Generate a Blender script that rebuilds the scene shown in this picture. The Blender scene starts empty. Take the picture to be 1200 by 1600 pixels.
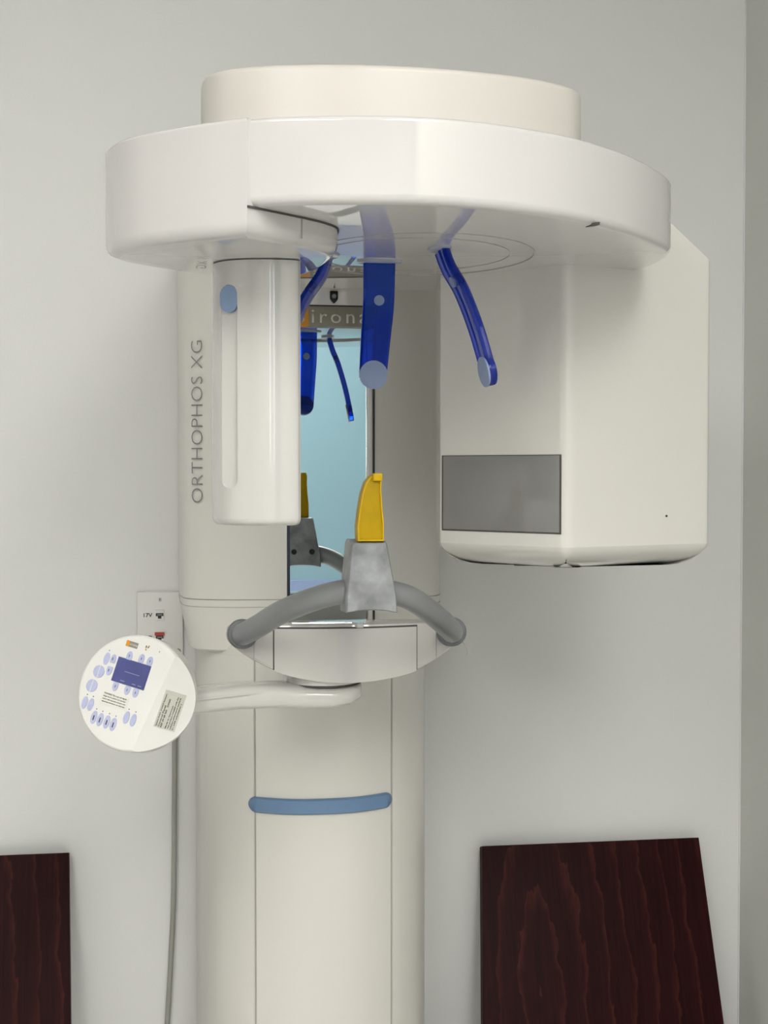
import bpy, bmesh, math
from mathutils import Vector, Matrix
scene = bpy.context.scene
C = scene.collection

# ------------------------------------------------------------------ camera, world, lights, exposure
FPX = 2200.0
cam_d = bpy.data.cameras.new('camera'); cam = bpy.data.objects.new('camera', cam_d); C.objects.link(cam)
cam_d.sensor_fit = 'HORIZONTAL'; cam_d.sensor_width = 36.0; cam_d.lens = 36.0 * FPX / 1200.0
cam_d.clip_start = 0.05; cam_d.clip_end = 50
cam.location = (0, -2.1, 1.45)
cam.rotation_euler = (math.radians(90) - math.atan(65 / FPX), 0, -math.atan(350 / FPX))
scene.camera = cam
vs = scene.view_settings
vs.view_transform = 'Standard'; vs.look = 'None'; vs.gamma = 1.0; vs.use_curve_mapping = False
vs.exposure = 0.08
LAMP_STRENGTH = 12.0          # emission of the two ceiling panels
LAMP_COLOR = (1.0, 0.97, 0.925)
world = bpy.data.worlds.new('world'); scene.world = world; world.use_nodes = True
bg = world.node_tree.nodes['Background']; bg.inputs[0].default_value = (0.80, 0.90, 1.0, 1); bg.inputs[1].default_value = 9.0

# ------------------------------------------------------------------ materials
def mat(name, col, rough=0.5, metal=0.0, coat=0.0, trans=0.0, ior=1.5, vary=0.0, vscale=6.0, bump=0.0, bscale=200.0, emit=None, estr=0.0, spec=0.5):
    m = bpy.data.materials.new(name); m.use_nodes = True
    nt = m.node_tree; b = nt.nodes['Principled BSDF']
    b.inputs['Roughness'].default_value = rough; b.inputs['Metallic'].default_value = metal
    b.inputs['Coat Weight'].default_value = coat; b.inputs['Coat Roughness'].default_value = 0.015
    b.inputs['Transmission Weight'].default_value = trans; b.inputs['IOR'].default_value = ior
    b.inputs['Specular IOR Level'].default_value = spec
    tc = nt.nodes.new('ShaderNodeTexCoord')
    nz = nt.nodes.new('ShaderNodeTexNoise'); nz.inputs['Scale'].default_value = vscale; nz.inputs['Detail'].default_value = 4
    nt.links.new(tc.outputs['Object'], nz.inputs['Vector'])
    cr = nt.nodes.new('ShaderNodeValToRGB')
    cr.color_ramp.elements[0].position = 0.3; cr.color_ramp.elements[1].position = 0.7
    cr.color_ramp.elements[0].color = tuple(max(0, c * (1 - vary)) for c in col) + (1,)
    cr.color_ramp.elements[1].color = tuple(min(1, c * (1 + vary)) for c in col) + (1,)
    nt.links.new(nz.outputs['Fac'], cr.inputs['Fac']); nt.links.new(cr.outputs['Color'], b.inputs['Base Color'])
    if bump:
        n2 = nt.nodes.new('ShaderNodeTexNoise'); n2.inputs['Scale'].default_value = bscale; n2.inputs['Detail'].default_value = 3
        nt.links.new(tc.outputs['Object'], n2.inputs['Vector'])
        bp = nt.nodes.new('ShaderNodeBump'); bp.inputs['Strength'].default_value = bump; bp.inputs['Distance'].default_value = 0.001
        nt.links.new(n2.outputs['Fac'], bp.inputs['Height']); nt.links.new(bp.outputs['Normal'], b.inputs['Normal'])
    if emit:
        b.inputs['Emission Color'].default_value = tuple(emit) + (1,); b.inputs['Emission Strength'].default_value = estr
    return m

M = {}
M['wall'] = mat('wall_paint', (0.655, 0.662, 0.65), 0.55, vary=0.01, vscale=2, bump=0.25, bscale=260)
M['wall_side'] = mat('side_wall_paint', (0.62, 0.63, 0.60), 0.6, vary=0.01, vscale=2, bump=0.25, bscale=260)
M['aqua'] = mat('aqua_wall_paint', (0.185, 0.305, 0.36), 0.6, vary=0.02, vscale=2)
M['wains'] = mat('blue_wainscot', (0.20, 0.26, 0.42), 0.5, vary=0.03, vscale=3)
M['ceil'] = mat('ceiling_white', (0.86, 0.86, 0.85), 0.8, vary=0.02, vscale=30)
M['floor'] = mat('floor_vinyl', (0.66, 0.65, 0.63), 0.4, vary=0.08, vscale=5)
M['trimw'] = mat('trim_white', (0.75, 0.75, 0.72), 0.4, vary=0.01)
M['white'] = mat('glossy_white_plastic', (0.56, 0.55, 0.525), 0.10, coat=0.8, vary=0.008, vscale=3)
M['ringw'] = mat('ring_white_plastic', (0.55, 0.54, 0.532), 0.03, coat=0.75, vary=0.006, vscale=3)
M['drumw'] = mat('drum_cream_plastic', (0.575, 0.552, 0.512), 0.35, vary=0.006, vscale=3)
M['tubew'] = mat('housing_cream_plastic', (0.60, 0.59, 0.555), 0.15, coat=0.5, vary=0.01, vscale=3)
M['colw'] = mat('column_cream_plastic', (0.62, 0.61, 0.57), 0.35, vary=0.01, vscale=3)
M['sensorw'] = mat('sensor_white_plastic', (0.49, 0.482, 0.462), 0.08, coat=1.0, vary=0.008, vscale=3)
M['seam'] = mat('dark_seam', (0.07, 0.065, 0.06), 0.7, vary=0.1)
M['seaml'] = mat('grey_seam', (0.36, 0.35, 0.32), 0.7, vary=0.1)
M['mirror'] = mat('mirror_glass', (0.86, 0.90, 0.90), 0.0, metal=1.0)
M['blue'] = mat('translucent_blue_plastic', (0.001, 0.040, 0.56), 0.05, trans=0.72, ior=1.45, vary=0.05, vscale=40)
M['pad'] = mat('pale_blue_pad', (0.20, 0.26, 0.42), 0.5, vary=0.04, vscale=60)
M['mount'] = mat('clear_support_mount', (0.62, 0.68, 0.80), 0.12, trans=0.5, vary=0.02)
M['button'] = mat('steel_blue_button', (0.20, 0.29, 0.45), 0.4, vary=0.03, vscale=40)
M['bar'] = mat('steel_blue_handle', (0.12, 0.21, 0.35), 0.42, vary=0.04, vscale=30)
M['yellow'] = mat('yellow_plastic', (0.60, 0.385, 0.001), 0.4, spec=0.25, vary=0.08, vscale=50)
M['yellowd'] = mat('yellow_plastic_inner', (0.44, 0.285, 0.0005), 0.45, spec=0.2, vary=0.06, vscale=60)
M['tube'] = mat('grey_metallic_paint', (0.235, 0.245, 0.25), 0.33, metal=0.25, vary=0.03, vscale=30)
M['block'] = mat('smudged_grey_paint', (0.27, 0.28, 0.29), 0.4, metal=0.15, vary=0.30, vscale=45)
M['collar'] = mat('dark_grey_collar', (0.13, 0.14, 0.15), 0.45, vary=0.05)
M['window'] = mat('grey_xray_window', (0.20, 0.20, 0.195), 0.12, coat=0.4, vary=0.02)
M['black'] = mat('black_plastic', (0.012, 0.012, 0.012), 0.35, vary=0.1)
M['steel'] = mat('screw_steel', (0.55, 0.55, 0.54), 0.3, metal=1.0, vary=0.05)
M['print'] = mat('grey_print', (0.20, 0.215, 0.225), 0.6, vary=0.02)
M['printd'] = mat('dark_print', (0.05, 0.05, 0.05), 0.6, vary=0.05)
M['logob'] = mat('logo_grey_band', (0.235, 0.22, 0.18), 0.5, vary=0.02)
M['logoo'] = mat('logo_orange', (0.62, 0.27, 0.012), 0.5, vary=0.03)
M['logot'] = mat('logo_pale_print', (0.60, 0.60, 0.53), 0.5, vary=0.02)
M['screen'] = mat('lcd_blue', (0.055, 0.065, 0.22), 0.15, coat=0.5, vary=0.12, vscale=40)
M['navy'] = mat('mirror_edge_navy', (0.018, 0.022, 0.05), 0.3, vary=0.1)
M['lcdtxt'] = mat('lcd_pale_print', (0.20, 0.22, 0.42), 0.4, vary=0.02)
M['key'] = mat('lavender_key', (0.40, 0.43, 0.62), 0.45, vary=0.05, vscale=300)
M['label'] = mat('silver_label', (0.50, 0.50, 0.44), 0.45, vary=0.03)
M['labelw'] = mat('paper_label', (0.66, 0.66, 0.60), 0.6, vary=0.02)
M['panelw'] = mat('control_white_plastic', (0.70, 0.70, 0.675), 0.25, coat=0.3, vary=0.008)
M['plate'] = mat('wall_plate_plastic', (0.66, 0.65, 0.63), 0.4, vary=0.01)
M['red'] = mat('red_jack', (0.36, 0.035, 0.02), 0.45, vary=0.05)
M['cable'] = mat('grey_cable', (0.28, 0.28, 0.25), 0.5, vary=0.04)
M['lamp'] = mat('lamp_diffuser', (0.9, 0.9, 0.9), 0.5, emit=LAMP_COLOR, estr=LAMP_STRENGTH)
M['glass'] = mat('window_glass', (0.95, 0.97, 0.97), 0.0, trans=1.0, ior=1.1)

def wood_material():
    m = bpy.data.materials.new('dark_mahogany'); m.use_nodes = True
    nt = m.node_tree; b = nt.nodes['Principled BSDF']; L = nt.links
    tc = nt.nodes.new('ShaderNodeTexCoord')
    mp = nt.nodes.new('ShaderNodeMapping'); mp.inputs['Scale'].default_value = (1.0, 1.0, 0.30)
    mp.inputs['Location'].default_value = (0.055, 0.0, -0.215)
    L.new(tc.outputs['Object'], mp.inputs['Vector'])
    nz = nt.nodes.new('ShaderNodeTexNoise'); nz.inputs['Scale'].default_value = 6; nz.inputs['Detail'].default_value = 6
    L.new(mp.outputs['Vector'], nz.inputs['Vector'])
    mix = nt.nodes.new('ShaderNodeVectorMath'); mix.operation = 'MULTIPLY_ADD'
    mix.inputs[1].default_value = (0.06, 0.06, 0.06)
    L.new(nz.outputs['Color'], mix.inputs[0]); L.new(mp.outputs['Vector'], mix.inputs[2])
    wv = nt.nodes.new('ShaderNodeTexWave'); wv.wave_type = 'RINGS'; wv.rings_direction = 'Y'; wv.wave_profile = 'SAW'
    wv.inputs['Scale'].default_value = 8.0; wv.inputs['Distortion'].default_value = 2.2; wv.inputs['Detail'].default_value = 5
    wv.inputs['Detail Scale'].default_value = 9.0
    L.new(mix.outputs[0], wv.inputs['Vector'])
    cr = nt.nodes.new('ShaderNodeValToRGB'); e = cr.color_ramp.elements
    e[0].position = 0.0; e[0].color = (0.0165, 0.0035, 0.0045, 1)
    e[1].position = 1.0; e[1].color = (0.044, 0.0110, 0.0085, 1)
    k = e.new(0.80); k.color = (0.0205, 0.0043, 0.0050, 1)
    L.new(wv.outputs['Fac'], cr.inputs['Fac'])
    # fine pores stretched along the grain
    mp2 = nt.nodes.new('ShaderNodeMapping'); mp2.inputs['Scale'].default_value = (260, 260, 9)
    L.new(tc.outputs['Object'], mp2.inputs['Vector'])
    n2 = nt.nodes.new('ShaderNodeTexNoise'); n2.inputs['Scale'].default_value = 1; n2.inputs['Detail'].default_value = 3
    L.new(mp2.outputs['Vector'], n2.inputs['Vector'])
    r2 = nt.nodes.new('ShaderNodeMapRange'); r2.inputs['From Min'].default_value = 0.3; r2.inputs['From Max'].default_value = 0.7
    r2.inputs['To Min'].default_value = 0.75; r2.inputs['To Max'].default_value = 1.2
    L.new(n2.outputs['Fac'], r2.inputs['Value'])
    mu = nt.nodes.new('ShaderNodeVectorMath'); mu.operation = 'SCALE'
    L.new(cr.outputs['Color'], mu.inputs[0]); L.new(r2.outputs['Result'], mu.inputs['Scale'])
    L.new(mu.outputs[0], b.inputs['Base Color'])
    b.inputs['Roughness'].default_value = 0.5; b.inputs['Specular IOR Level'].default_value = 0.06
    return m
M['wood'] = wood_material()

# ------------------------------------------------------------------ helpers
ORG = {}
def root_of(o):
    while o.parent: o = o.parent
    return o
def thing(name, label, cat, loc, group=None):
    o = bpy.data.objects.new(name, None); C.objects.link(o); o.location = loc
    o['label'] = label; o['category'] = cat
    if group: o['group'] = group
    o.empty_display_size = 0.1
    ORG[o.name] = Vector(loc)
    return o
def obj(name, bm, m, parent=None, smooth=40, label=None):
    if parent is not None:
        bmesh.ops.translate(bm, verts=bm.verts, vec=-ORG.get(root_of(parent).name, Vector()))
    bmesh.ops.recalc_face_normals(bm, faces=bm.faces)
    me = bpy.data.meshes.new(name); bm.to_mesh(me); bm.free()
    me.materials.append(M[m] if isinstance(m, str) else m)
    if smooth:
        for p in me.polygons: p.use_smooth = True
        me.set_sharp_from_angle(angle=math.radians(smooth))
    o = bpy.data.objects.new(name, me); C.objects.link(o)
    if parent is not None: o.parent = parent
    if label: o['label'] = label
    return o
def struct(name, bm, m, label=None):
    o = obj(name, bm, m, None, 0); o['kind'] = 'structure'
    if label: o['label'] = label
    return o
def add_box(bm, lo, hi, bevel=0.0, seg=2):
    lo = Vector(lo); hi = Vector(hi)
    r = bmesh.ops.create_cube(bm, size=1.0, matrix=Matrix.Translation((lo + hi) / 2) @ Matrix.Diagonal((*(hi - lo), 1)))
    if bevel:
        vs_ = set(r['verts']); es = [e for e in bm.edges if e.verts[0] in vs_ and e.verts[1] in vs_]
        bmesh.ops.bevel(bm, geom=es, offset=bevel, segments=seg, profile=0.5, affect='EDGES', clamp_overlap=True)
    return bm
def box(lo, hi, bevel=0.0, seg=2): return add_box(bmesh.new(), lo, hi, bevel, seg)
def smooth_closed(pts, n=8):
    out = []; N = len(pts)
    for i in range(N):
        p0, p1, p2, p3 = (Vector(pts[(i + k) % N]) for k in (-1, 0, 1, 2))
        for j in range(n):
            t = j / n
            out.append(0.5 * (2 * p1 + (p2 - p0) * t + (2 * p0 - 5 * p1 + 4 * p2 - p3) * t * t + (3 * p1 - p0 - 3 * p2 + p3) * t ** 3))
    return out
def smooth_open(pts, n=8):
    P = [Vector(p) for p in pts]; P = [2 * P[0] - P[1]] + P + [2 * P[-1] - P[-2]]; out = []
    for i in range(1, len(P) - 2):
        p0, p1, p2, p3 = P[i - 1:i + 3]
        for j in range(n):
            t = j / n
            out.append(0.5 * (2 * p1 + (p2 - p0) * t + (2 * p0 - 5 * p1 + 4 * p2 - p3) * t * t + (3 * p1 - p0 - 3 * p2 + p3) * t ** 3))
    out.append(P[-2]); return out
def rounded(pts, radii, n=6):
    """polygon corners replaced by fillets"""
    out = []; N = len(pts)
    for i in range(N):
        p = Vector(pts[i]); a = Vector(pts[i - 1]) - p; b = Vector(pts[(i + 1) % N]) - p
        r = radii[i] if isinstance(radii, (list, tuple)) else radii
        if r <= 0: out.append(p); continue
        ang = a.angle(b); d = min(r / math.tan(ang / 2), 0.49 * a.length, 0.49 * b.length)
        s = p + a.normalized() * d; e = p + b.normalized() * d
        for j in range(n + 1):
            t = j / n
            out.append((1 - t) ** 2 * s + 2 * t * (1 - t) * p + t * t * e)
    return out
def loft(rings, cap=True):
    """rings of equal length of 3D points"""
    bm = bmesh.new(); R = [[bm.verts.new(p) for p in r] for r in rings]; n = len(R[0])
    for a, b in zip(R, R[1:]):
        for i in range(n):
            bm.faces.new((a[i], a[(i + 1) % n], b[(i + 1) % n], b[i]))
    if cap:
        bm.faces.new(R[0]); bm.faces.new(R[-1])
    return bm
def inset(pts, d):
    """shrink a closed 2D outline along its vertex normals (any winding)"""
    N = len(pts); area = sum(pts[i - 1].x * pts[i].y - pts[i].x * pts[i - 1].y for i in range(N))
    s = 1 if area > 0 else -1; out = []
    for i in range(N):
        t1 = (pts[i] - pts[i - 1]).normalized(); t2 = (pts[(i + 1) % N] - pts[i]).normalized()
        n1 = Vector((-t1.y, t1.x)) * s; n2 = Vector((-t2.y, t2.x)) * s
        nn = (n1 + n2); 
        nn = nn.normalized() if nn.length > 1e-6 else n1
        k = max(0.5, nn.dot(n1)); out.append(pts[i] + nn * d / k)
    return out
def prism(pts, z0, z1, rb=0.0, rt=0.0, seg=4):
    """vertical prism over a 2D outline, with fillets rb at the bottom and rt at the top"""
    pts = [Vector(p).to_2d() for p in pts]; rings = []
    def ring(d, z): rings.append([Vector((p.x, p.y, z)) for p in (inset(pts, d) if d > 1e-7 else pts)])
    if rb:
        for j in range(seg + 1):
            a = math.pi / 2 * j / seg; ring(rb * (1 - math.sin(a)), z0 + rb * (1 - math.cos(a)))
        ring(0, z0 + rb + .0006)
    else: ring(0, z0)
    if rt:
        ring(0, z1 - rt - .0006)
        for j in range(seg + 1):
            a = math.pi / 2 * j / seg; ring(rt * (1 - math.cos(a)), z1 - rt * (1 - math.sin(a)))
    else: ring(0, z1)
    return loft(rings)
def xform(bm, o, U, V, N):
    """local (x, y, z) -> o + xU + yV + zN"""
    o, U, V, N = Vector(o), Vector(U), Vector(V), Vector(N)
    for v in bm.verts: v.co = o + v.co.x * U + v.co.y * V + v.co.z * N
    return bm
def tube(path, r, n=16, caps=True):
    P = [Vector(p) for p in path]; rings = []; T0 = (P[1] - P[0]).normalized()
    ref = Vector((0, 0, 1)) if abs(T0.z) < 0.9 else Vector((0, 1, 0))
    u = T0.cross(ref).normalized()
    for i, p in enumerate(P):
        t = (P[min(i + 1, len(P) - 1)] - P[max(i - 1, 0)]).normalized()
        u = (u - t * u.dot(t)).normalized(); w = t.cross(u)
        rr = r[i] if isinstance(r, (list, tuple)) else r
        rings.append([p + rr * (math.cos(2 * math.pi * k / n) * u + math.sin(2 * math.pi * k / n) * w) for k in range(n)])
    return loft(rings, caps)
def disc(c, r, h, axis, n=32, bev=0.0):
    """solid disc from c along axis by h"""
    a = Vector(axis).normalized(); c = Vector(c)
    if bev: return tube([c, c + a * bev * 0.05, c + a * (h - bev), c + a * (h - bev * .3), c + a * h], [r, r, r, r - bev * .3, r - bev], n)
    return tube([c, c + a * h], r, n)
def circle2(cx, cy, rx, ry, n=64): return [Vector((cx + rx * math.cos(2 * math.pi * i / n), cy + ry * math.sin(2 * math.pi * i / n))) for i in range(n)]
def hoop(cx, cy, rx, ry, z, w, n=72):
    """thin flat ring"""
    bm = bmesh.new(); a = [bm.verts.new((p.x, p.y, z)) for p in circle2(cx, cy, rx, ry, n)]
    b = [bm.verts.new((p.x, p.y, z)) for p in circle2(cx, cy, rx - w, ry - w, n)]
    c = [bm.verts.new((p.x, p.y, z + .002)) for p in circle2(cx, cy, rx, ry, n)]
    d = [bm.verts.new((p.x, p.y, z + .002)) for p in circle2(cx, cy, rx - w, ry - w, n)]
    for i in range(n):
        j = (i + 1) % n
        bm.faces.new((a[i], a[j], b[j], b[i])); bm.faces.new((a[i], a[j], c[j], c[i])); bm.faces.new((b[i], b[j], d[j], d[i])); bm.faces.new((c[i], c[j], d[j], d[i]))
    return bm
def text_bm(s, w=None, h=None, thin=0.0, depth=0.0003, space=1.0):
    """lettering mesh centred on the origin in the xy plane, fitted to w and/or h"""
    cu = bpy.data.curves.new('lettering', 'FONT'); cu.body = s; cu.extrude = 0.0; cu.offset = thin; cu.resolution_u = 3
    cu.align_x = 'CENTER'; cu.space_character = space
    o = bpy.data.objects.new('lettering', cu); C.objects.link(o)
    dg = bpy.context.evaluated_depsgraph_get(); dg.update()
    me = bpy.data.meshes.new_from_object(o.evaluated_get(dg))
    bm = bmesh.new(); bm.from_mesh(me)
    bpy.data.objects.remove(o); bpy.data.curves.remove(cu); bpy.data.meshes.remove(me)
    xs = [v.co.x for v in bm.verts]; ys = [v.co.y for v in bm.verts]
    x0, x1, y0, y1 = min(xs), max(xs), min(ys), max(ys)
    sx = (w / (x1 - x0)) if w else None; sy = (h / (y1 - y0)) if h else sx
    if sx is None: sx = sy
    for v in bm.verts: v.co = Vector(((v.co.x - (x0 + x1) / 2) * sx, (v.co.y - (y0 + y1) / 2) * sy, 0))
    r = bmesh.ops.extrude_face_region(bm, geom=bm.faces[:])
    for v in r['geom']:
        if isinstance(v, bmesh.types.BMVert): v.co.z += depth
    return bm
X, Y, Z = Vector((1, 0, 0)), Vector((0, 1, 0)), Vector((0, 0, 1))

# ------------------------------------------------------------------ the room
WY, WX, LX, OY, CH = 0.25, 1.013, -2.6, -4.6, 2.75
struct('floor', box((LX, OY, -0.1), (WX, WY, 0)), 'floor')
struct('ceiling', box((LX, OY, CH), (WX, WY, CH + 0.1)), 'ceil')
struct('wall_back', box((LX, WY, 0), (WX, WY + 0.1, CH)), 'wall')
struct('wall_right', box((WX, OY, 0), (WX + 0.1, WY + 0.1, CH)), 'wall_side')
struct('wall_left', box((LX - 0.1, OY, 0), (LX, WY + 0.1, CH)), 'wall')
LITES = ((.36, .43), (-.13, -.06)); LZ = (1.45, 2.36)      # two narrow door-side windows in the wall behind the camera
bm = bmesh.new()
xs = [LX, LITES[1][0], LITES[1][1], LITES[0][0], LITES[0][1], WX]
for k in (0, 2, 4): add_box(bm, (xs[k], OY - 0.1, 0), (xs[k + 1], OY, CH))
for k in (1, 3):
    add_box(bm, (xs[k], OY - 0.1, 0), (xs[k + 1], OY, LZ[0])); add_box(bm, (xs[k], OY - 0.1, LZ[1]), (xs[k + 1], OY, CH))
struct('wall_front', bm, 'wall')
dr1 = struct('door_1', box((.50, OY, 0), (1.0, OY + .04, 2.35), .002), 'aqua')
kp = obj('kick_panel', box((.50, OY + .04, .01), (1.0, OY + .048, .93), .002), 'wains', None, 0); kp.parent = dr1
hd_ = obj('handle', box((.53, OY + .04, 1.0), (.55, OY + .075, 1.12), .006), 'steel', None, 30); hd_.parent = dr1
for k, (a, b) in enumerate(LITES):
    bm = bmesh.new()
    for x0, z0, x1, z1 in ((a - .03, LZ[0] - .03, a + .008, LZ[1] + .03), (b - .008, LZ[0] - .03, b + .03, LZ[1] + .03), (a, LZ[1] - .008, b, LZ[1] + .03), (a, LZ[0] - .03, b, LZ[0] + .008)):
        add_box(bm, (x0, OY - 0.06, z0), (x1, OY + 0.02, z1))
    wf = struct('window_%d' % (k + 1), bm, 'trimw')
    g = obj('pane', box((a + .008, OY - 0.045, LZ[0] + .008), (b - .008, OY - 0.04, LZ[1] - .008)), 'glass', None, 0); g.parent = wf
struct('baseboard_back', box((LX, WY - .012, 0), (WX, WY, .1), .003), 'trimw')
struct('baseboard_right', box((WX - .012, OY, 0), (WX, WY - .012, .1), .003), 'trimw')
struct('trim_2', box((WX - 0.002, WY - 0.002, .1), (WX, WY, CH)), 'wall')      # caulk bead in the corner
# ceiling light panels
for k, (x, y, w) in enumerate(((-.75, -2.2, 'left of the pair nearer the scanner'), (.6, -2.25, 'right of the pair nearer the scanner'), (-.75, -3.5, 'left of the pair nearer the door'), (.5, -3.5, 'right of the pair nearer the door'))):
    t = thing('ceiling_light', 'recessed white ceiling light panel ' + w, 'ceiling light', (x, y, CH), 'ceiling light panels')
    bm = bmesh.new(); hw, hd = .32, .62
    for a, b in (((-hw, -hd), (-hw + .03, hd)), ((hw - .03, -hd), (hw, hd)), ((-hw + .03, -hd), (hw - .03, -hd + .03)), ((-hw + .03, hd - .03), (hw - .03, hd))):
        add_box(bm, (x + a[0], y + a[1], CH - .03), (x + b[0], y + b[1], CH))
    obj('frame', bm, 'trimw', t, 0)
    obj('diffuser', box((x - hw + .03, y - hd + .03, CH - .02), (x + hw - .03, y + hd - .03, CH - .008)), 'lamp', t, 0)

# ------------------------------------------------------------------ the X-ray machine
CX = 0.237
mach = thing('xray_machine', 'white dental panoramic x-ray machine with overhead ring, mirror and grey chin-rest handle', 'x-ray machine', (CX, 0.1, 0))

# lower column -------------------------------------------------------
half = [(0, -.055), (.05, -.05), (.1, -.027), (.135, .002), (.16, .035), (.174, .075), (.180, .13), (.180, .245)]
def mirror_outline(h):
    r = [Vector((CX + x, y)) for x, y in smooth_half(h)]
    l = [Vector((2 * CX - p.x, p.y)) for p in r[1:]]
    return l[::-1] + r
def smooth_half(h):
    pts = [(-h[1][0], h[1][1])] + list(h)
    s = smooth_open([(p[0], p[1], 0) for p in pts], 6)
    i = min(range(len(s)), key=lambda k: abs(s[k].x) if s[k].y < 0.0 else 9)
    out = [(v.x, v.y) for v in s[i:]]; out[0] = (0, h[0][1]); return out
low = mirror_outline(half)
column = obj('column', prism(low, 0.03, 1.19, 0, 0.004), 'colw', mach)
obj('foot_plate', prism(rounded([(CX - .215, -.18), (CX + .215, -.18), (CX + .215, .24), (CX - .215, .24)], [.1, .1, .01, .01]), 0, .03, 0, .006), 'colw', mach)
# front cover panel, slightly proud of the column, with blue grip bar
def front_y(x, h=half):
    s = smooth_half(h); a = abs(x - CX)
    for p, q in zip(s, s[1:]):
        if p[0] <= a <= q[0]: return p[1] + (q[1] - p[1]) * (a - p[0]) / max(1e-9, q[0] - p[0])
    return s[-1][1]
def front_shell(x0, x1, z0, z1, off0, off1, n=24):
    """a curved sheet following the lower column's front"""
    xs = [x0 + (x1 - x0) * i / n for i in range(n + 1)]
    o = [Vector((x, front_y(x) - off1)) for x in xs] + [Vector((x, front_y(x) - off0)) for x in xs[::-1]]
    return prism(o, z0, z1)
obj('cover_panel', front_shell(.138, .340, .05, 1.19, -.004, .0025), 'colw', column)
for x in (.1368, .3412):
    obj('panel_seam', front_shell(x - .0007, x + .0007, .05, 1.19, -.003, .0006, 2), 'seaml', column)
# side shutter edges near the top
obj('side_cover', front_shell(.066, .1350, .05, 1.175, -.004, .0015, 14), 'colw', column)
obj('side_cover', front_shell(.343, .408, .05, 1.175, -.004, .0015, 14), 'colw', column)
def capsule_xz(x0, x1, zc, r, n=10):
    p = [(x0 + r - r * math.sin(math.pi * i / n), zc + r * math.cos(math.pi * i / n)) for i in range(n + 1)]
    q = [(x1 - r + r * math.sin(math.pi * i / n), zc - r * math.cos(math.pi * i / n)) for i in range(n + 1)]
    return p, q
def grip_bar():
    x0, x1, zc, r, n = .127, .342, .957, .0115, 40
    rings = []
    for i in range(n + 1):
        x = x0 + (x1 - x0) * (.5 - .5 * math.cos(math.pi * i / n))
        e = min(x - x0, x1 - x); hh = r * math.sqrt(max(0.0, 1 - (1 - min(e, r) / r) ** 2)) if e < r else r
        hh = max(hh, .0008); y = front_y(x); d = .009 * min(1, .35 + e / r)
        rings.append([(x, y + .002, zc - hh), (x, y - d * .6, zc - hh), (x, y - d, zc - hh * .8), (x, y - d, zc + hh * .8), (x, y - d * .6, zc + hh), (x, y + .002, zc + hh)])
    return loft(rings)
obj('grip_bar', grip_bar(), 'bar', mach, label='steel blue grip bar')

# upper carriage with mirror recess -----------------------------------
NL, NR, NB = .186, .3165, .006       # recess sides and its back
cl = [(.03, .245), (.03, .12), (.031, .075), (.036, .04), (.05, .017), (.08, .002), (.12, -.007), (NL, -.012)]
crr = [(NR, -.012), (.35, -.008), (.39, .002), (.416, .018), (.428, .04), (.433, .075), (.434, .12), (.434, .245)]
sl = [Vector((v.x, v.y)) for v in smooth_open([(*p, 0) for p in cl], 6)]
sr = [Vector((v.x, v.y)) for v in smooth_open([(*p, 0) for p in crr], 6)]
car = sl + [Vector((NL, NB)), Vector((NR, NB))] + sr
carriage = obj('carriage', prism(car, 1.2585, 1.80), 'colw', mach)
obj('carriage_seam', prism([CXp * .992 + Vector((CX, .12)) * .008 for CXp in car], 1.2565, 1.2590), 'seaml', carriage)
# collar under the carriage: tapers in towards the chin-rest arm
def scaled(k, dy=0): return [Vector((CX + (p.x - CX) * k, .12 + (p.y - .12) * k + dy)) for p in car]
rings = []
for k, z in ((1.0, 1.2570), (.998, 1.246), (.990, 1.235), (.978, 1.222), (.962, 1.207), (.950, 1.193), (.940, 1.182), (.91, 1.178)):
    rings.append([Vector((p.x, p.y, z)) for p in scaled(k)])
obj('collar', loft(rings), 'colw', mach)
obj('collar_groove', prism(scaled(1.0012), 1.2462, 1.2470), 'seaml', mach)
# mirror in the recess
obj('mirror', box((NL + .005, -.001, 1.222), (.3075, .005, 1.6635)), 'mirror', carriage, 0)
obj('mirror_frame', box((.3078, -.014, 1.222), (.3150, .005, 1.72), .0015), 'white', carriage)
obj('mirror_edge', box((NL + .001, -.010, 1.222), (NL + .0048, .005, 1.6635)), 'navy', carriage, 0)
obj('groove', box((.3152, -.0128, 1.222), (.3182, -.006, 1.695)), 'black', carriage, 0)
# head strip above the mirror: light marker and name plate
hs = obj('head_strip', box((NL + .001, -.013, 1.6955), (.3078, .005, 1.80), .001), 'white', carriage)
sh = rounded([(.2505, 1.7165), (.2625, 1.7165), (.2625, 1.704), (.2565, 1.6965), (.2505, 1.704)], [.002, .002, .006, .003, .006], 4)
obj('light_marker', xform(prism(sh, 0, .003, 0, .001), (0, -.013, 0), X, Z, -Y), 'black', carriage)
obj('light_marker_lens', disc((.2565, -.016, 1.7085), .0032, .0015, -Y, 20), 'print', carriage)
obj('name_plate_gap', box((NL + .001, -.0125, 1.6935), (.3078, .003, 1.6955)), 'black', carriage, 0)
npl = obj('name_plate', box((.219, -.0135, 1.6638), (.3150, .002, 1.6935), .0006), 'logob', carriage)
obj('name_plate_accent', box((.190, -.0135, 1.6638), (.219, .002, 1.6935), .0006), 'logoo', carriage, label='orange end of the name plate')
obj('plate_lettering', xform(text_bm('irona', w=.084, h=.0195, thin=.004, space=1.30), (.2655, -.0136, 1.6785), X, Z, -Y), 'logot', npl, 0)
obj('plate_lettering', xform(text_bm('s', h=.0140, thin=-.006), (.2085, -.0136, 1.6765), X, Z, -Y), 'logot', npl, 0)
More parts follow.
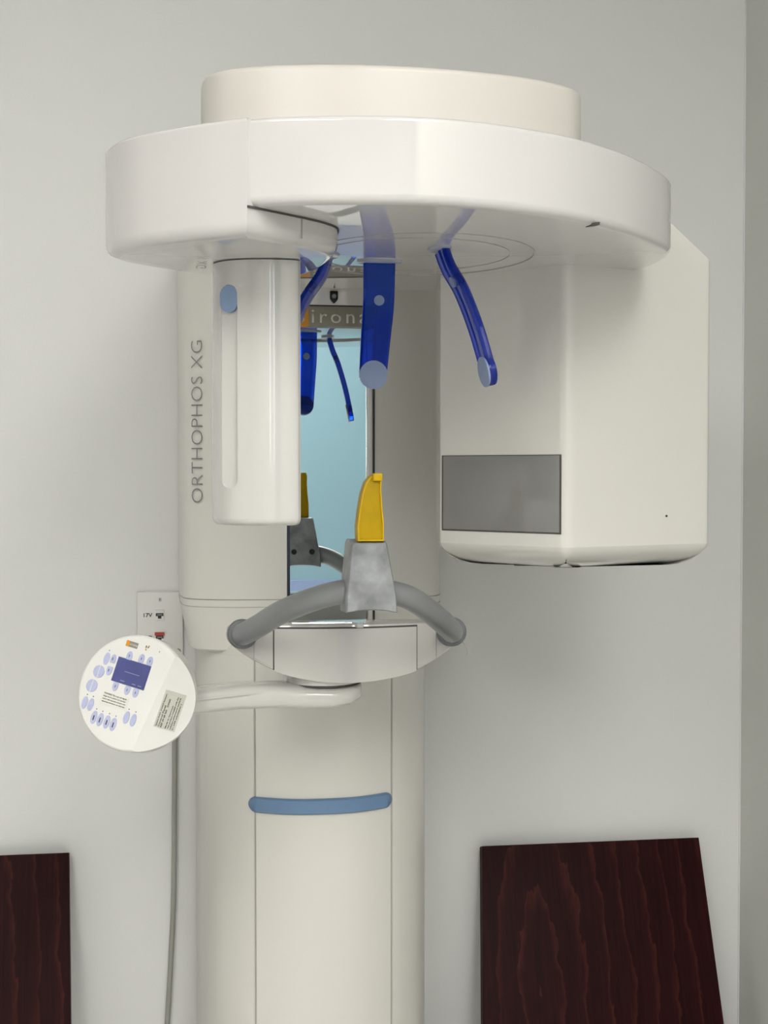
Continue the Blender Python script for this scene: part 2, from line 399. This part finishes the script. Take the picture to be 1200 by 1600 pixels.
# model lettering running up the left shoulder
tdir = Vector((.885, -.465, 0)).normalized(); nrm = Vector((tdir.y, -tdir.x, 0))
if nrm.y > 0: nrm = -nrm
obj('model_lettering', xform(text_bm('ORTHOPHOS XG', w=.240, h=.0178, thin=-.018, depth=.0003), Vector((.0555, .0118, 1.522)) + nrm * .0022, Z, -tdir, nrm), 'print', carriage, 0)

# overhead support drum ------------------------------------------------
dr = [(.0475, -.49), (.058, -.552), (.103, -.586), (.169, -.604), (.237, -.611), (.307, -.608), (.381, -.595), (.437, -.572), (.470, -.545), (.484, -.50), (.486, -.40), (.48, -.10), (.44, .10), (.36, .20), (.25, .225), (.17, .20), (.12, .12), (.085, -.05), (.060, -.30)]
obj('support_drum', prism(smooth_closed(dr, 8), 1.779, 1.881, 0, .006), 'drumw', mach)

# rotating ring ---------------------------------------------------------
D = [(-.044, -.60), (-.023, -.650), (.032, -.711), (.083, -.754), (.137, -.777), (.21, -.790), (.27, -.788), (.338, -.769), (.41, -.733), (.485, -.671), (.545, -.601), (.583, -.54), (.598, -.48), (.598, -.42), (.58, -.36), (.53, -.28), (.46, -.21), (.38, -.170), (.30, -.162), (.22, -.170), (.14, -.22), (.06, -.33), (.002, -.46), (-.030, -.53)]
ring = obj('rotating_ring', prism(smooth_closed(D, 8), 1.70, 1.782, .009, .004), 'ringw', mach)
obj('ring_seam', hoop(.298, -.472, .135, .166, 1.6995, .0016), 'seaml', ring)
obj('ring_seam', hoop(.292, -.480, .112, .125, 1.6996, .0010), 'seaml', ring)
sl_ = rounded([(.4312, -.695), (.4352, -.708), (.4430, -.7195), (.4405, -.706)], .003, 3)
obj('slot', prism(sl_, 1.6993, 1.702), 'seam', ring)
T = [(.0825, -.7585), (.03, -.7185), (-.03, -.6585), (-.0535, -.601), (-.051, -.580), (-.036, -.552), (.008, -.507), (.056, -.472), (.11, -.455), (.155, -.47), (.178, -.53), (.185, -.61), (.181, -.652), (.165, -.681), (.142, -.706)]
Tl = smooth_open([(*p, 0) for p in T], 8)
arm_pts = [Vector((v.x, v.y)) for v in Tl]
sensor_arm = obj('sensor_arm', prism(arm_pts, 1.6720, 1.7835, .013, .004, 5), 'ringw', mach)
obj('arm_seam', box((.1385, -.7095, 1.679), (.1400, -.700, 1.700)), 'seaml', sensor_arm, 0)
obj('arm_seam', box((.0822, -.7576, 1.701), (.0836, -.750, 1.7828)), 'seaml', sensor_arm, 0)

gp = arm_pts[-28:] + [arm_pts[0]]
gp2 = [p + Vector((.0012, -.0012)) for p in gp]
obj('ring_gap', prism([Vector(p) for p in gp2] + [p + Vector((-.004, .004)) for p in gp[::-1]], 1.6982, 1.7003), 'seam', sensor_arm, 0)

# sensor head -----------------------------------------------------------
S = [(.0560, -.560), (.0585, -.578), (.070, -.599), (.090, -.612), (.116, -.6175), (.1405, -.615), (.1465, -.610), (.1482, -.600), (.150, -.535), (.140, -.516), (.11, -.507), (.075, -.516), (.0595, -.537)]
bmS = prism(smooth_closed(S, 6), 1.3915, 1.671, .007, 0, 4)
def capsule_cut(c, U, V, N, w, z0, z1, d0, d1, n=12):
    r = w / 2; p = []
    for i in range(n + 1): a = math.pi * i / n; p.append(Vector((r * math.cos(a), z1 - r + r * math.sin(a))))
    for i in range(n + 1): a = math.pi + math.pi * i / n; p.append(Vector((r * math.cos(a), z0 + r + r * math.sin(a))))
    return xform(prism(p, d0, d1), c, U, V, N)
gn = Vector((-.52, -.854, 0)).normalized(); gu = Vector((-gn.y, gn.x, 0))
gc = Vector((.0725, -.6010, 0))
sens = obj('sensor_head', bmS, 'sensorw', mach, 30)
cut = obj('cutter', capsule_cut(gc, gu, Z, gn, .0215, 1.4305, 1.646, -.0045, .02), 'white', mach)
md = sens.modifiers.new('groove', 'BOOLEAN'); md.operation = 'DIFFERENCE'; md.object = cut; md.solver = 'EXACT'
dg = bpy.context.evaluated_depsgraph_get(); dg.update()
me = bpy.data.meshes.new_from_object(sens.evaluated_get(dg)); sens.modifiers.clear(); sens.data = me
for p in me.polygons: p.use_smooth = True
me.set_sharp_from_angle(angle=math.radians(28))
bpy.data.objects.remove(cut)
obj('release_button', capsule_cut(gc, gu, Z, gn, 0.0208, 1.6165, 1.6455, -.004, .0005), 'button', sens, label='steel blue release button')
obj('head_gap', prism(inset(smooth_closed(S, 6), .002), 1.668, 1.672), 'seam', sens)

# tube housing ----------------------------------------------------------
A_, B_ = Vector((.362, -.292)), Vector((.4905, -.4365))
hp = [A_, B_, Vector((.705, -.362)), Vector((.69, -.17)), Vector((.47, -.10)), Vector((.375, -.20))]
hout = rounded(hp, [.006, .022, .012, .04, .05, .03], 8)
bm = prism(hout, 1.3555, 1.775)
bmesh.ops.bisect_plane(bm, geom=bm.verts[:] + bm.edges[:] + bm.faces[:], plane_co=(.700, 0, 1.7225), plane_no=Vector((.57, 0, .82)), clear_outer=True)
bmesh.ops.holes_fill(bm, edges=[e for e in bm.edges if e.is_boundary])
house = obj('tube_housing', bm, 'tubew', mach, 30)
# bevelled belly
rings = []
for d, z in ((0, 1.3555), (.002, 1.350), (.010, 1.342), (.024, 1.334), (.040, 1.329), (.055, 1.3275)):
    rings.append([Vector((p.x, p.y, z)) for p in inset(hout, d)])
obj('housing_belly', loft(rings), 'tubew', house, 50)
fd = (B_ - A_).normalized(); fn = Vector((fd.y, -fd.x)); fn = fn if fn.y < 0 else -fn
U3 = Vector((fd.x, fd.y, 0)); N3 = Vector((fn.x, fn.y, 0)); fo = Vector((A_.x, A_.y, 0))
obj('window_frame', xform(box((.003, 1.3715, -.001), (.1855, 1.4695, .0004)), fo, U3, Z, N3), 'seam', house, 0)
obj('xray_window', xform(box((.0055, 1.3735, -.001), (.1835, 1.4685, .0012), .0005), fo, U3, Z, N3), 'window', house, label='grey x-ray window')
rd = (Vector(hp[2]) - B_).normalized()
obj('pin_hole', disc((B_.x + rd.x * .155 , B_.y + rd.y * .155 , 1.392), .0014, .001, (rd.y, -rd.x, 0), 10), 'black', house)
obj('belly_vent', prism(circle2(.47, -.33, .018, .006, 20), 1.3268, 1.3285), 'seam', house)

# forehead and temple supports -------------------------------------------
def strip(path, wdir, widths, thick, n=8):
    P = smooth_open(path, n); k = len(P); rings = []
    Wd = Vector(wdir).normalized()
    for i, p in enumerate(P):
        t = (P[min(i + 1, k - 1)] - P[max(i - 1, 0)]).normalized()
        w = (Wd - t * Wd.dot(t)).normalized(); nn = t.cross(w).normalized()
        f = i / (k - 1) * (len(widths) - 1); a = min(int(f), len(widths) - 2); hw = (widths[a] + (widths[a + 1] - widths[a]) * (f - a)) / 2
        h = thick / 2; c = min(.0025, hw * .4)
        rings.append([p + w * sx + nn * sy for sx, sy in ((hw - c, h), (hw, h * .4), (hw, -h * .4), (hw - c, -h), (hw - c * 2.2, -h * .7), (-hw + c * 2.2, -h * .7), (-hw + c, -h), (-hw, -h * .4), (-hw, h * .4), (-hw + c, h))])
    return loft(rings)
def round_end(path_end, tdir, wdir, r, thick):
    t = Vector(tdir).normalized(); w = (Vector(wdir) - t * Vector(wdir).dot(t)).normalized(); nn = t.cross(w)
    return xform(prism(circle2(0, 0, r, r, 28), -thick / 2, thick / 2, .0012, .0012, 2), path_end, w, t, nn), nn
def support(name, path, wdir, w0, w1, facing, label, hole_at, thick=.0075):
    s = obj(name, strip(path, wdir, [w0, w0 * .98, (w0 + w1) / 2, w1], thick), 'blue', mach, label=label)
    P = [Vector(p) for p in path]; td = P[-1] - P[-2]
    e, nn = round_end(P[-1], td, wdir, w1 / 2, thick)
    obj('tip', e, 'blue', s)
    f = nn if nn.dot(Vector(facing)) > 0 else -nn
    obj('pad', disc(P[-1] + f * (thick / 2 - .0002), w1 / 2 + .0004, .0022, f, 36), 'pad', s, label='pale blue pad')
    SP = smooth_open(path, 12); q = SP[int(len(SP) * hole_at)]; tq = (SP[int(len(SP) * hole_at) + 1] - q).normalized()
    nq = tq.cross((Vector(wdir) - tq * Vector(wdir).dot(tq)).normalized()); nq = nq if nq.dot(Vector(facing)) > 0 else -nq
    obj('rivet', disc(q - nq * .0042, .0062, .0095, nq, 24), 'pad', s)
    return s
fs = support('forehead_support', [(.2605, -.427, 1.6995), (.2600, -.4235, 1.65), (.2575, -.418, 1.61), (.2550, -.412, 1.566)], X, .0385, .0335, (0, -1, 0), 'translucent blue forehead support', .30)
obj('mount', prism(circle2(.2607, -.427, .0275, .016, 32), 1.6975, 1.7005, .0015, 0, 2), 'mount', fs)
aw = math.radians(6)
rt_path = [(.314, -.537, 1.699), (.3215, -.542, 1.677), (.334, -.553, 1.65), (.3475, -.563, 1.61), (.3565, -.570, 1.575), (.3600, -.574, 1.560)]
rs = support('temple_support', rt_path, (-math.sin(aw), math.cos(aw), 0), .034, .033, (-1, -.2, 0), 'translucent blue temple support curving outwards to the right', .32, .009)
obj('mount', prism(circle2(.312, -.537, .013, .024, 32), 1.6975, 1.7005, .0015, 0, 2), 'mount', rs)
lt_path = [(.1935, -.468, 1.699), (.1870, -.465, 1.677), (.169, -.460, 1.65), (.151, -.455, 1.61), (.140, -.452, 1.575), (.137, -.450, 1.560)]
ls = support('temple_support', lt_path, (.22, .975, 0), .034, .033, (1, -.2, 0), 'translucent blue temple support curving behind the sensor head', .32, .010)
obj('mount', prism(circle2(.194, -.468, .013, .024, 32), 1.6975, 1.7005, .0015, 0, 2), 'mount', ls)

# chin-rest base ----------------------------------------------------------
def lens_outline():
    top = [(.097, 1.2455), (.16, 1.2475), (.245, 1.2480), (.33, 1.2475), (.391, 1.2425)]
    bot = [(.404, 1.232), (.402, 1.222), (.375, 1.202), (.335, 1.1835), (.29, 1.1745), (.245, 1.1715), (.20, 1.1745), (.155, 1.1845), (.115, 1.203), (.090, 1.222), (.0865, 1.235)]
    return [Vector((v.x, v.y)) for v in smooth_closed([(*p, 0) for p in top + bot], 6)]
lo_ = lens_outline()
def lens_y(x): return -.272 + .10 * ((x - .245) / .16) ** 2 * .35      # the face bows slightly towards the room
def lens_body():
    rings = []
    for d, back in ((.004, 0.0), (.0012, .0012), (0, .004), (0, .042), (-.012, .046), (-.04, .048)):
        ins = inset(lo_, d) if d > 0 else [Vector((.245 + (p.x - .245) * (1 + d), 1.22 + (p.y - 1.22) * (1 + d))) for p in lo_]
        rings.append([Vector((p.x, lens_y(p.x) * (1 if back < .01 else 0) + (-.255 if back >= .01 else 0) + back, p.y)) for p in ins])
    bm = loft(rings, cap=False)
    bm.verts.ensure_lookup_table(); bm.faces.new(bm.verts[-len(lo_):])
    return bm
bm = lens_body()
# front face: vertical strips so that it follows the bow
ins = inset(lo_, .004)
def face_strips(bm, outline, yfun, n=48):
    xs0, xs1 = min(p.x for p in outline), max(p.x for p in outline); prev = None
    def span(x):
        zs = []
        for i in range(len(outline)):
            a, b = outline[i - 1], outline[i]
            if (a.x - x) * (b.x - x) <= 0 and abs(a.x - b.x) > 1e-9: zs.append(a.y + (b.y - a.y) * (x - a.x) / (b.x - a.x))
        return min(zs), max(zs)
    for i in range(n + 1):
        x = xs0 + (xs1 - xs0) * (i + .02) / (n + .04); lo, hi = span(x); y = yfun(x)
        cur = (bm.verts.new((x, y, lo)), bm.verts.new((x, y, hi)))
        if prev: bm.faces.new((prev[0], cur[0], cur[1], prev[1]))
        prev = cur
face_strips(bm, ins, lens_y)
base = obj('chin_rest_base', bm, 'white', mach, 35)
obj('base_arm', prism(rounded([(.155, -.23), (.335, -.23), (.345, .03), (.145, .03)], .02), 1.184, 1.204, .008, .006, 3), 'white', base, 35)
# front panel in the middle of the base with its dark gap
def lens_span(x):
    zs = []
    for i in range(len(lo_)):
        a, b = lo_[i - 1], lo_[i]
        if (a.x - x) * (b.x - x) <= 0 and abs(a.x - b.x) > 1e-9: zs.append(a.y + (b.y - a.y) * (x - a.x) / (b.x - a.x))
    return min(zs), max(zs)
def panel(x0, x1, ztop, dz, f0, f1, n=20):
    rings = []
    for i in range(n + 1):
        x = x0 + (x1 - x0) * i / n; zb = lens_span(x)[0] + dz; y = lens_y(x)
        rings.append([(x, y + f0, zb), (x, y - f1, zb), (x, y - f1, ztop), (x, y + f0, ztop)])
    return loft(rings)
obj('panel_gap', panel(.1455, .3375, 1.2445, .0005, .004, .0006), 'seam', base, 0)
obj('front_panel', panel(.1470, .3362, 1.2425, -.0005, .004, .0022), 'white', base, 30)
for x in (.121, .365):
    obj('base_seam', panel(x - .0005, x + .0005, 1.243, .002, .003, .0003, 2), 'seaml', base, 0)
obj('release_tab', rounded and prism([Vector(p) for p in ((.254, -.281), (.262, -.281), (.266, -.262), (.250, -.258))], 1.244, 1.2500, 0, .001), 'white', base, 0)
obj('pull_cord', tube(smooth_open([(.400, -.255, 1.221), (.4045, -.258, 1.214), (.4065, -.26, 1.208), (.4062, -.26, 1.204)], 4), .0011, 8), 'seaml', base)

# grey handle --------------------------------------------------------------
hpth = [(.1055, -.235, 1.2345), (.107, -.268, 1.2375), (.125, -.302, 1.252), (.149, -.348, 1.273), (.181, -.387, 1.291), (.214, -.406, 1.302), (.249, -.411, 1.305), (.286, -.404, 1.299), (.312, -.389, 1.288), (.343, -.354, 1.266), (.368, -.311, 1.247), (.3815, -.276, 1.2365), (.3845, -.24, 1.2335)]
hand = obj('handle', tube(smooth_open(hpth, 8), .0148, 24), 'tube', mach, 60, label='grey tubular handle')
for c, d in (((.1055, -.246, 1.2350), (.04, -1, .10)), ((.3845, -.252, 1.2335), (-.04, -1, .10))):
    obj('handle_collar', disc(c, .0196, .016, d, 32, .004), 'collar', hand)
def block_bm():
    # trapezoid clamp: front/back outlines lofted with bevels
    f = [(.2185, 1.2795), (.233, 1.2818), (.250, 1.2824), (.266, 1.2815), (.2815, 1.2785), (.2800, 1.300), (.2685, 1.362), (.2665, 1.3655), (.2265, 1.3655), (.2245, 1.362), (.2185, 1.300)]
    pf = [Vector(p) for p in f]; c = Vector((.25, 1.32))
    def ringp(k, y, slope=0.0): return [Vector((c.x + (p.x - c.x) * k, y - slope * (p.y - 1.28), c.y + (p.y - c.y) * (1 - (1 - k) * .6))) for p in pf]
    return loft([ringp(.92, -.440), ringp(.97, -.4385), ringp(1.0, -.434), ringp(1.03, -.392, -.0), ringp(1.01, -.386), ringp(.96, -.384)])
blk = obj('bite_block_holder', block_bm(), 'block', mach, 40, label='smudged grey holder')
for x in (.2335, .2655):
    obj('screw', disc((x, -.3845, 1.306), .0048, .003, Y, 20), 'black', blk)
# yellow bite block with raised rim
yo = [Vector(p) for p in [(.2318, 1.3655), (.2312, 1.383), (.2338, 1.404), (.2370, 1.422), (.2415, 1.436), (.2470, 1.4428), (.2530, 1.4462), (.2590, 1.4458), (.2612, 1.440), (.2605, 1.427), (.2622, 1.404), (.2638, 1.388), (.2638, 1.3655)]]
def yz(bm): return xform(bm, (0, -.445, 0), X, Z, Y)
bite = obj('bite_block', yz(prism(yo, .003, .028, .0005, .004, 3)), 'yellowd', mach, 35, label='yellow bite block')
def rim():
    bm = bmesh.new(); i_ = inset(yo, .0026); n = len(yo)
    a = [bm.verts.new((p.x, p.y, .004)) for p in yo]; b = [bm.verts.new((p.x, p.y, 0.0005)) for p in inset(yo, .0005)]
    c = [bm.verts.new((p.x, p.y, 0.0005)) for p in inset(yo, .0021)]; d = [bm.verts.new((p.x, p.y, .004)) for p in i_]
    for k in range(n):
        j = (k + 1) % n
        for u, v in ((a, b), (b, c), (c, d)): bm.faces.new((u[k], u[j], v[j], v[k]))
    return yz(bm)
obj('bite_rim', rim(), 'yellow', bite, 30)
obj('bite_notch', box((.2498, -.449, 1.4375), (.2612, -.436, 1.4465), .0018, 3), 'yellow', bite, 35)

# swivel and control-panel arm ------------------------------------------------
obj('swivel_disc', prism(circle2(.2165, -.216, .052, .052, 48), 1.1660, 1.178, .002, 0, 2), 'white', mach)
obj('swivel_gap', prism(circle2(.2165, -.216, .0505, .0505, 48), 1.1640, 1.1665), 'seam', mach)
def arm_bm():
    rings = []
    secs = [(.266, .012, .006, 1.158), (.262, .028, .010, 1.1545), (.248, .042, .0130, 1.1515), (.222, .048, .0150, 1.1495), (.19, .044, .0155, 1.1500), (.155, .035, .0160, 1.1535), (.10, .030, .0165, 1.1575), (.03, .029, .0165, 1.1565), (-.02, .028, .0165, 1.156), (-.03, .02, .010, 1.156)]
    for x, hy, hz, zc in secs:
        y = -.225 - .09 * max(0, (.19 - x)) / .2
        r = []
        for k in range(20):
            a = 2 * math.pi * k / 20; cx_, sx_ = math.cos(a), math.sin(a)
            e = .55
            r.append(Vector((x, y + hy * math.copysign(abs(cx_) ** e, cx_), zc + hz * math.copysign(abs(sx_) ** e, sx_))))
        rings.append(r)
    return loft(rings)
parm = obj('panel_arm', arm_bm(), 'white', mach, 50)
def arm_y(x): return -.225 - .09 * max(0, (.19 - x)) / .2
bm = loft([[(x, arm_y(x) - .0355 + .004, 1.1615 + (x - .1) * .016), (x, arm_y(x) - .0365 + (0 if x > .15 else .0045), 1.1615 + (x - .1) * .016), (x, arm_y(x) - .0365 + (0 if x > .15 else .0045), 1.1635 + (x - .1) * .016), (x, arm_y(x) - .0355 + .004, 1.1635 + (x - .1) * .016)] for x in (.00, .05, .10, .15)])
obj('arm_ridge', bm, 'white', parm, 0)

# control panel ----------------------------------------------------------------
PO = Vector((-.036, -.36, 1.18)); PN = Vector((-.3471, -.9097, .2281)).normalized()
PU = Vector((.884, -.3984, -.2447)).normalized(); PU = (PU - PN * PU.dot(PN)).normalized(); PV = PN.cross(PU)
def pan(bm): return xform(bm, PO, PU, PV, PN)
bm = prism(circle2(.002, -.001, .0715, .0715, 96), -.042, 0, .010, .0045, 4)
ch = Vector((.0335, 0, 0)); chn = Vector((.62, -.08, .78)).normalized()
bmesh.ops.bisect_plane(bm, geom=bm.verts[:] + bm.edges[:] + bm.faces[:], plane_co=ch, plane_no=chn, clear_outer=True)
bmesh.ops.holes_fill(bm, edges=[e for e in bm.edges if e.is_boundary])
cp = obj('control_panel', pan(bm), 'panelw', mach, 22, label='round white control panel with keys and screen')
def rect(x0, y0, x1, y1, h, bev=0.0): return pan(box((x0, y0, -.0005), (x1, y1, h), bev))
obj('screen', rect(-.0295, .0056, .0152, .0362, .0005), 'screen', cp, 0, label='dark blue display')
for x, w in ((-.018, .006), (-.002, .005), (.006, .005)):
    obj('screen_text', rect(x, .0085, x + w, .0095, .0007), 'lcdtxt', cp, 0)
obj('screen_text', rect(-.016, .0205, .004, .0213, .0007), 'lcdtxt', cp, 0)
def key(x, y, rx, ry, half_=0):
    o = circle2(x, y, rx, ry, 24)
    if half_ == 1: o = [Vector((p.x, max(p.y, y - ry * .55))) for p in o]
    if half_ == -1: o = [Vector((p.x, min(p.y, y + ry * .55))) for p in o]
    k = obj('key', pan(prism(o, -.0005, .0009, 0, .0003, 1)), 'key', cp, 40)
    return k
def mark(k, x, y, w, h): obj('key_mark', pan(box((x - w / 2, y - h / 2, .0005), (x + w / 2, y + h / 2, .0011))), 'printd', k, 0)
for x, y in ((-.0439, .0291), (-.0533, -.0298), (-.0448, -.0299), (.0049, -.0314), (.0143, -.032)):
    key(x, y, .0037, .0078)
    obj('key_caption', rect(x - .0006, y + .0098, x + .0006, y + .0110, .0004), 'printd', cp, 0)
for x, y in ((-.0357, -.0432), (-.027, -.0436), (-.0177, -.0438), (-.0087, -.0443)):
    mark(key(x, y, .0038, .0082), x, y - .0005, .0014, .006)
    obj('key_caption', rect(x - .0005, y + .0100, x + .0005, y + .0112, .0004), 'printd', cp, 0)
for x, y in ((-.0484, .0113), (-.0514, -.0075)):
    k = key(x, y, .0073, .0078)
    obj('key_split', pan(box((x - .0004, y - .0078, .0005), (x + .0004, y + .0078, .0012))), 'panelw', k, 0)
mark(key(-.0352, .0299, .0036, .0072, 1), -.036, .031, .0009, .0035); mark(key(-.0356, .0174, .0038, .0072, -1), -.0364, .0165, .0009, .0035)
for x, y in ((-.0164, .0405), (-.0002, .0415), (.0114, .0415)): mark(key(x, y - .001, .0038, .0070, 1), x, y, .0008, .003)
for x, y in ((-.0216, .0003), (-.0052, .0003), (.0061, .0002)): mark(key(x, y + .001, .0038, .0070, -1), x, y, .0008, .003)
lg = obj('logo_sticker', rect(-.0255, .0512, -.0100, .0582, .0004), 'logob', cp, 0)
obj('logo_accent', rect(-.0258, .0510, -.0215, .0584, .0005), 'logoo', cp, 0)
obj('logo_lettering', pan(xform(text_bm('sirona', w=.0105, thin=.004, depth=.0002), (-.0158, .0548, .0004), X, Y, Z)), 'logot', lg, 0)
for (x, y, w, h, m_) in ((.0008, .0572, .0012, .0030, 'printd'), (.0040, .0588, .0018, .0016, 'logoo'), (.0036, .0570, .0012, .0014, 'printd'), (.0014, .0537, .0016, .0020, 'logoo'), (.0193, .056, .0008, .0014, 'printd')):
    obj('indicator', rect(x - w / 2, y - h / 2, x + w / 2, y + h / 2, .0004), m_, cp, 0)
wl = obj('warning_label', rect(-.0352, -.0246, .0004, -.0088, .0003), 'labelw', cp, 0)
for i, (s, w, x) in enumerate((('WARNING: This x-ray unit may be', .031, -.0174), ('dangerous to patient and operator', .031, -.0174), ('unless safe exposure factors and', .031, -.0174), ('operating instructions are observed', .031, -.0174))):
    obj('label_lettering', pan(xform(text_bm(s, w=w, h=.0022 if i else .0026, thin=.012, depth=.0002), (x, -.0112 - .0033 * i, .0003), X, Y, Z)), 'printd', wl, 0)
# rating label on the sloped facet
fx = Vector((0, 1, 0)); fx = (fx - chn * fx.dot(chn)).normalized(); fy = chn.cross(fx)      # fx: up along the facet, fy: across
def fac(bm, off=(0, 0)): return pan(xform(bm, ch + fx * off[0] + fy * off[1], fx, fy, chn))
fl = obj('rating_label', fac(box((-.032, -.036, -.0004), (.015, -.0085, .0004))), 'label', cp, 0)
lines = ('Systems GmbH  D-64625 Bensheim', 'Control Panel', 'REF 59 68 565   D3200', '', 'Made in Germany', 'This product complies with the', 'radiation performance standards', '21 CFR subchapter J')
for i, s in enumerate(lines):
    if not s: continue
    wd = .0405 * min(1, .3 + len(s) / 36); 
    obj('label_lettering', fac(xform(text_bm(s, w=wd, h=.0021, thin=.015, depth=.0002), (-.0305 + wd / 2, -.0112 - .0031 * i, .0004), X, Y, Z)), 'printd', fl, 0)

# ------------------------------------------------------------------ things by the wall
wp = thing('wall_plate', 'white data socket plate on the wall behind the control panel', 'wall plate', (0, WY, 1.19))
obj('plate', box((-.0385, WY - .006, 1.128), (.0375, WY, 1.2505), .003, 3), 'plate', wp, 30)
for z in (1.2375, 1.141):
    s = obj('screw', disc((-.001, WY - .006, z), .0033, .0012, -Y, 20), 'steel', wp)
    obj('slot', box((-.0016, WY - .0076, z - .0022), (-.0004, WY - .0071, z + .0022)), 'black', s, 0)
def jack(z, colour):
    j = obj('jack', box((-.0095, WY - .0075, z - .009), (.0062, WY - .004, z + .009), .0008), colour, wp, 0)
    obj('socket', box((-.0078, WY - .0080, z - .0015), (.0046, WY - .0072, z + .0035)), 'black', j, 0)
    obj('socket_latch', box((-.0045, WY - .0080, z - .0055), (.0013, WY - .0072, z - .0015)), 'black', j, 0)
    obj('socket_pins', box((-.0058, WY - .0083, z - .0002), (.0026, WY - .0079, z + .0018)), 'print', j, 0)
    return j
jack(1.2115, 'plate')
j2 = jack(1.1745, 'plate')
obj('jack_flap', box((-.0097, WY - .0095, 1.178), (.0062, WY - .0070, 1.1835), .0004), 'red', j2, 0)
for s, z in (('17V', 1.2118), ('15D', 1.1745)):
    obj('plate_text', xform(text_bm(s, w=.0140, h=.0066, thin=.018), (-.0205, WY - .0061, z), X, Z, -Y), 'printd', wp, 0)
cb = obj('power_cable', tube(smooth_open([(.028, .19, 1.16), (.0245, .225, 1.10), (.0225, .238, 1.03), (.0212, .241, .906), (.0192, .241, .746), (.0142, .241, .64), (.008, .241, .533), (.0, .241, .38), (-.004, .232, .16), (-.008, .21, .008), (-.03, .17, .0045), (-.06, .13, .0045)], 6), .0042, 12), 'cable')
cb['label'] = 'thin grey cable hanging down the wall left of the column'; cb['category'] = 'cable'

def board(name, label, outline_top, w_top, w_bot, x_right_top, x_right_bot, ztop, ytop, ybot, th=.022):
    xs = [x_right_top - w_top, x_right_top, x_right_bot, x_right_bot - w_bot]
    o = Vector(((xs[2] + xs[3]) / 2, ybot, 0)); d = Vector((0, ytop - ybot, ztop)); L = d.length; V = d.normalized(); N = Vector((0, -V.z, V.y))
    bm = prism([Vector((xs[3] - o.x, 0)), Vector((xs[2] - o.x, 0)), Vector((xs[1] - o.x, L)), Vector((xs[0] - o.x, L + outline_top))], 0, th, .001, .002, 2)
    # local mesh: x across, z up the board, y through it
    for v in bm.verts: v.co = Vector((v.co.x, -v.co.z, v.co.y))
    b = obj(name, bm, 'wood', None, 30)
    b.rotation_euler = (-math.atan2(ytop - ybot, ztop), 0, 0); b.location = o + Vector((0, 0, th * math.sin(math.atan2(ytop - ybot, ztop)) + .0005))
    b['label'] = label; b['category'] = 'wood panel'; b['group'] = 'dark panels leaning on the wall'
    return b
board('wooden_panel', 'dark mahogany panel with arched grain leaning on the wall right of the column', .001, .387, .462, .926, .944, .795, .243, -.035)
board('wooden_panel', 'dark mahogany panel at the left edge, leaning on the wall beside the cable', .001, .40, .42, -.149, -.128, .815, .243, -.03)
